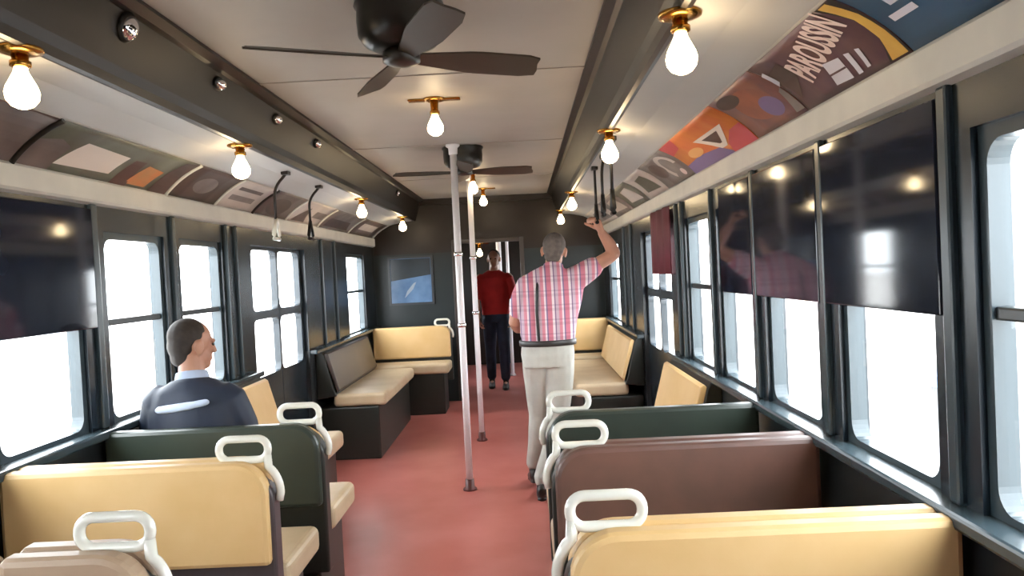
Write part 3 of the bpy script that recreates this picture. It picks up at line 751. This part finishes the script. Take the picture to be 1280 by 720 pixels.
M_KHAKI = mat('pale_khaki_cloth', (196, 196, 188), .8, rgb2=(182, 180, 172), scale=8, bump=.2, bscale=18)
M_LEATHER = mat('dark_leather', (44, 38, 36), .4)
M_NAVY = mat('navy_jacket_cloth', (30, 42, 64), .6, rgb2=(24, 34, 52), scale=6, bump=.3, bscale=14)
M_JEANS = mat('dark_denim', (44, 54, 78), .8, rgb2=(36, 44, 64), scale=10)

# --- standing man, seen from behind, right arm up to the grab handle
man = thing('person', 'person in pink plaid shirt and pale trousers standing, right arm raised to a grab handle', 'person', (.45, 4.95, 0))
HC = Vector((.605, 4.985, 1.585))
b = bmesh.new(); Rm = head(b, HC, -.15, -.22, .1, .97)
loft(b, [((.585, 4.93, 1.40), .070, .065), ((.592, 4.95, 1.47), .056, .058), ((.60, 4.97, 1.54), .052, .056)])
loft(b, [((.53, 4.93, .90), .150, .100), ((.535, 4.92, 1.02), .145, .095), ((.555, 4.91, 1.22), .165, .105), ((.575, 4.92, 1.36), .165, .095), ((.585, 4.93, 1.44), .09, .07)])
limb(b, [((.73, 4.915, 1.41), .056), ((.86, 4.90, 1.475), .046), ((.985, 4.885, 1.545), .041)])
limb(b, [((.985, 4.885, 1.545), .042), ((.955, 4.87, 1.61), .040), ((.905, 4.84, 1.685), .027)])
hand(b, (.903, 4.838, 1.69), (-.32, -.28, .80), (-.45, -.25, -.55), 1.0, -1)
limb(b, [((.41, 4.92, 1.39), .054), ((.355, 4.93, 1.25), .046), ((.325, 4.95, 1.13), .041), ((.345, 5.04, 1.09), .039), ((.375, 5.16, 1.07), .027)])
hand(b, (.378, 5.17, 1.07), (.2, .9, -.05), (.9, -.2, -.3), .5, -1)
limb(b, [((.61, 4.93, .90), .082), ((.58, 4.95, .50), .052), ((.45, 4.86, .10), .036)])
limb(b, [((.46, 4.96, .90), .082), ((.455, 5.08, .50), .052), ((.405, 5.14, .14), .036)])
limb(b, [((.45, 4.86, .07), .03), ((.45, 4.95, .04), .026)]); limb(b, [((.405, 5.14, .11), .03), ((.405, 5.22, .06), .026)])
solid('body', b, SKIN, man, .006, 2)
face_bits(man, HC, Rm, .97)
eye_free_hair(man, HC, Rm, mat('grey_hair', (112, 102, 96), .8, rgb2=(86, 78, 74), scale=30), True, .96)
b = bmesh.new()
loft(b, [((.535, 4.925, .985), .166, .116), ((.536, 4.92, 1.04), .180, .126), ((.545, 4.912, 1.15), .186, .130), ((.562, 4.912, 1.27), .204, .128), ((.573, 4.917, 1.36), .212, .114), ((.585, 4.925, 1.43), .150, .090), ((.592, 4.94, 1.475), .076, .074)], 20)
limb(b, [((.70, 4.917, 1.385), .082), ((.77, 4.91, 1.42), .078), ((.86, 4.90, 1.475), .066)])
limb(b, [((.43, 4.92, 1.375), .080), ((.38, 4.925, 1.30), .070), ((.345, 4.935, 1.20), .060)])
solid('shirt', b, M_PLAID, man, .008, 8)
b = bmesh.new()   # collar
loft(b, [((.590, 4.935, 1.455), .074, .076), ((.594, 4.95, 1.495), .064, .068)], 18)
solid('shirt_collar', b, M_PLAID, man, .006, 2)
b = bmesh.new()
loft(b, [((.53, 4.93, .84), .165, .115), ((.53, 4.93, .92), .175, .125), ((.533, 4.925, .995), .168, .114), ((.534, 4.925, 1.015), .165, .112)], 20)
limb(b, [((.605, 4.93, .88), .098), ((.600, 4.94, .72), .088), ((.578, 4.95, .50), .070), ((.515, 4.90, .28), .060), ((.452, 4.865, .12), .056)], 14)
limb(b, [((.455, 4.95, .88), .096), ((.455, 5.01, .72), .086), ((.455, 5.07, .50), .068), ((.43, 5.10, .30), .058), ((.406, 5.135, .15), .054)], 14)
solid('trousers', b, M_KHAKI, man, .008, 3)
mb = MB(); bb = bmesh.new(); rg = []
for z, q in ((.978, 1), (.982, 1.02), (1.012, 1.02), (1.016, 1)):
    rg.append([bb.verts.new((.534 + .182 * q * math.cos(2 * PI * k / 40), 4.923 + .129 * q * math.sin(2 * PI * k / 40), z)) for k in range(40)])
for z, q in ((1.016, .94), (.978, .94)):
    rg.append([bb.verts.new((.534 + .182 * q * math.cos(2 * PI * k / 40), 4.923 + .129 * q * math.sin(2 * PI * k / 40), z)) for k in range(40)])
for k in range(6):
    for j in range(40): bb.faces.new([rg[k][j], rg[k][(j + 1) % 40], rg[(k + 1) % 6][(j + 1) % 40], rg[(k + 1) % 6][j]]).smooth = True
mb.add(bb); o = mb.build('belt', M_LEATHER, man); o.matrix_parent_inverse = Matrix.Translation(-Vector(man.location))
shoe(man, (.45, 4.865, .10), (.05, 1), M_LEATHER); shoe(man, (.405, 5.14, .13), (-.05, 1), M_LEATHER, .12)
b = bmesh.new()   # strap over the left shoulder
limb(b, [((.475, 4.80, 1.02), .010), ((.470, 4.785, 1.20), .010), ((.478, 4.80, 1.34), .010), ((.49, 4.86, 1.432), .010), ((.49, 4.95, 1.445), .010), ((.48, 5.02, 1.36), .010)], 8)
solid('shoulder_strap', b, M_BLACK, man, .005, 1)

# --- seated man in the navy jacket
sit = thing('person', 'person in navy jacket sitting with his back to the viewer, dark short hair', 'person', (-1.05, 3.30, 0))
HC = Vector((-1.055, 3.27, 1.215))
b = bmesh.new(); Rm = head(b, HC, -.68, -.05, 0, .98)
loft(b, [((-1.04, 3.22, 1.02), .068, .064), ((-1.045, 3.235, 1.10), .055, .057), ((-1.05, 3.25, 1.17), .050, .054)])
loft(b, [((-1.04, 3.27, .60), .155, .105), ((-1.04, 3.23, .74), .145, .095), ((-1.035, 3.21, .92), .165, .10), ((-1.035, 3.215, 1.01), .15, .09), ((-1.04, 3.22, 1.06), .08, .065)])
for s_, kx in ((-1, -1.20), (1, -.87)):
    limb(b, [((kx - s_ * .02, 3.22, .98), .046), ((kx + s_ * .03, 3.27, .76), .042), ((kx - s_ * .08, 3.44, .685), .028)])
    hand(b, (kx - s_ * .085, 3.45, .68), (-s_ * .5, .8, -.1), (0, 0, -1), .35, s_)
    limb(b, [((-1.04 + s_ * .08, 3.28, .60), .08), ((-1.04 + s_ * .10, 3.56, .60), .056), ((-1.04 + s_ * .10, 3.58, .34), .048), ((-1.04 + s_ * .10, 3.55, .10), .034)])
    limb(b, [((-1.04 + s_ * .10, 3.55, .08), .03), ((-1.04 + s_ * .10, 3.63, .045), .026)])
solid('body', b, SKIN2, sit, .006, 2)
face_bits(sit, HC, Rm, .98)
eye_free_hair(sit, HC, Rm, mat('dark_brown_hair', (52, 42, 36), .7, rgb2=(38, 30, 26), scale=40), True, .97)
b = bmesh.new()
loft(b, [((-1.04, 3.25, .575), .180, .125), ((-1.04, 3.235, .70), .185, .125), ((-1.035, 3.215, .85), .198, .128), ((-1.035, 3.215, .96), .202, .118), ((-1.037, 3.218, 1.03), .165, .098), ((-1.04, 3.225, 1.075), .080, .074)], 20)
for s_, kx in ((-1, -1.20), (1, -.87)):
    limb(b, [((kx - s_ * .022, 3.22, .985), .078), ((kx + s_ * .025, 3.25, .86), .068), ((kx + s_ * .03, 3.28, .755), .060), ((kx - s_ * .04, 3.38, .705), .052), ((kx - s_ * .075, 3.43, .69), .045)])
solid('jacket', b, M_NAVY, sit, .008, 12)
b = bmesh.new(); loft(b, [((-1.042, 3.228, 1.06), .075, .070), ((-1.046, 3.236, 1.105), .064, .064)], 18)
solid('shirt_collar', b, mat('pale_blue_collar', (176, 190, 214), .8), sit, .006, 2)
b = bmesh.new()   # pale printed band across the back of the jacket
limb(b, [((-1.135, 3.104, .965), .016), ((-1.07, 3.094, .972), .018), ((-1.0, 3.094, .980), .017), ((-.935, 3.106, .990), .014)], 8)
o = solid('jacket_band', b, mat('pale_blue_band', (190, 204, 228), .6), sit, .005, 1); o['label'] = 'pale band across the jacket back'
b = bmesh.new(); loft(b, [((-1.04, 3.30, .575), .165, .10), ((-1.04, 3.26, .66), .168, .11)], 18)
for s_ in (-1, 1):
    limb(b, [((-1.04 + s_ * .085, 3.30, .622), .084), ((-1.04 + s_ * .10, 3.54, .612), .068), ((-1.04 + s_ * .10, 3.575, .36), .060), ((-1.04 + s_ * .10, 3.55, .12), .054)], 14)
solid('trousers', b, M_JEANS, sit, .008, 3)
for s_ in (-1, 1): shoe(sit, (-1.04 + s_ * .10, 3.55, .10), (s_ * .05, 1), M_LEATHER)

# --- person in red beyond the doorway, walking this way
red = thing('person', 'person in red shirt and dark trousers beyond the end doorway', 'person', (.02, 9.6, 0))
HC = Vector((.03, 9.58, 1.63))
b = bmesh.new(); Rm = head(b, HC, PI - .1, 0, 0, 1)
loft(b, [((.02, 9.62, 1.42), .068, .064), ((.022, 9.61, 1.50), .056, .058), ((.025, 9.60, 1.58), .052, .055)])
loft(b, [((.02, 9.62, .90), .150, .10), ((.02, 9.62, 1.05), .145, .095), ((.02, 9.62, 1.25), .165, .105), ((.02, 9.62, 1.40), .165, .095), ((.02, 9.62, 1.46), .09, .07)])
for s_ in (-1, 1):
    limb(b, [((.02 + s_ * .185, 9.62, 1.40), .055), ((.02 + s_ * .235, 9.63, 1.13), .042), ((.02 + s_ * .215, 9.54, .90), .028)])
    hand(b, (.02 + s_ * .213, 9.535, .89), (-s_ * .1, -.25, -.9), (-s_, 0, 0), .5, s_)
    yk = -.10 if s_ > 0 else .06
    limb(b, [((.02 + s_ * .085, 9.62, .90), .082), ((.02 + s_ * .09, 9.60 + yk, .50), .052), ((.02 + s_ * .09, 9.62 + yk, .10), .036)])
    limb(b, [((.02 + s_ * .09, 9.62 + yk, .07), .03), ((.02 + s_ * .09, 9.54 + yk, .045), .026)])
solid('body', b, SKIN2, red, .008, 2)
face_bits(red, HC, Rm, 1)
eye_free_hair(red, HC, Rm, MATS['dark_brown_hair'], True, .99)
b = bmesh.new()
loft(b, [((.02, 9.62, .92), .172, .118), ((.02, 9.62, 1.05), .178, .124), ((.02, 9.62, 1.25), .195, .126), ((.02, 9.62, 1.39), .195, .112), ((.02, 9.62, 1.45), .14, .085), ((.02, 9.615, 1.49), .072, .07)], 20)
for s_ in (-1, 1): limb(b, [((.02 + s_ * .165, 9.62, 1.38), .080), ((.02 + s_ * .205, 9.625, 1.27), .066), ((.02 + s_ * .225, 9.63, 1.16), .060)])
solid('shirt', b, mat('red_shirt', (190, 40, 42), .8, rgb2=(170, 32, 36), scale=8), red, .009, 3)
b = bmesh.new(); loft(b, [((.02, 9.62, .84), .165, .115), ((.02, 9.62, .92), .172, .12), ((.02, 9.62, 1.0), .165, .112)], 20)
for s_ in (-1, 1):
    yk = -.10 if s_ > 0 else .06
    limb(b, [((.02 + s_ * .08, 9.62, .88), .096), ((.02 + s_ * .09, 9.60 + yk, .50), .070), ((.02 + s_ * .09, 9.62 + yk, .13), .058)], 14)
solid('trousers', b, M_JEANS, red, .009, 3)
for s_ in (-1, 1): shoe(red, (.02 + s_ * .09, 9.62 + (-.10 if s_ > 0 else .06), .10), (0, -1), M_LEATHER)
# white poles of the next car, seen behind the person in red
for x, y, lab in ((.065, 10.6, 'white pole of the next car, thicker of the two seen through the end doorway'), (.18, 10.65, 'white pole of the next car, thinner of the two seen through the end doorway')):
    m = MB(); m.lathe([(0, 0), (.05, 0), (.04, .02), (.035 if x < .1 else .024, .04), (.035 if x < .1 else .022, 2.0), (.05, 2.03), (.05, 2.049), (0, 2.049)], c=(x, y, 0), n=18)
    tag(m.build('stanchion', M_POLE), lab, 'pole')

# ------------------------------------------------------------------ outside
g = MB(); g.box(1.8, 60, -30, 60, -.25, -.05, m=mat('pale_concrete', (206, 202, 198), .8, rgb2=(190, 186, 182), scale=1.5)); g.box(-60, -1.8, -30, 60, -.25, -.05, m=MATS['pale_concrete'])
tag(g.build('ground_platform'), 'sunlit pale concrete platforms outside the windows', 'platform', kind='structure')
t = thing('platform_post', 'beige post outside the nearest right window', 'post', (2.05, 2.72, -.05))
m = MB(); m.box(-.07, .07, -.05, .05, .03, 3.0, bevel=.01); m.build('shaft', mat('beige_post_paint', (206, 194, 172), .6), t)
m = MB(); m.box(-.12, .12, -.1, .1, 0, .05, bevel=.01); m.build('foot_plate', mat('grey_foot', (140, 140, 140), .6), t)
t = thing('platform_bench', 'pale blue bench on the platform outside the nearest right window', 'bench', (3.3, 3.2, -.05))
m = MB(); m.box(-.2, .2, -.1, 2.2, .60, .68, bevel=.015); m.build('seat', mat('blue_bench_paint', (120, 156, 200), .5), t)
for y in (.1, 2.0):
    m = MB(); m.box(-.16, .16, y - .03, y + .03, 0, .60, bevel=.01); m.build('leg', MATS['grey_foot'], t)

# ------------------------------------------------------------------ light: overcast daylight through the windows, bulbs inside
w = bpy.data.worlds.new('World'); S.world = w; w.use_nodes = True
bg = w.node_tree.nodes['Background']; bg.inputs['Color'].default_value = (.93, .96, 1.0, 1); bg.inputs['Strength'].default_value = 17.0

# ------------------------------------------------------------------ camera
cam = bpy.data.cameras.new('Camera'); co = bpy.data.objects.new('Camera', cam); COL.objects.link(co)
cam.sensor_width = 36; cam.lens = 950 / 1280 * 36; cam.clip_start = .02
RT = Matrix(((0.9986645521, 0.0489706597, 0.0164616788), (0.0153335626, 0.0233237422, -0.9996103665), (-0.0493355270, 0.9985278552, 0.0225416999)))
co.matrix_world = Matrix.Translation((.40, 0, 1.469)) @ RT.to_4x4()
S.camera = co
S.view_settings.view_transform = 'Standard'; S.view_settings.look = 'None'; S.view_settings.gamma = 1; S.view_settings.use_curve_mapping = False
S.view_settings.exposure = 0.0
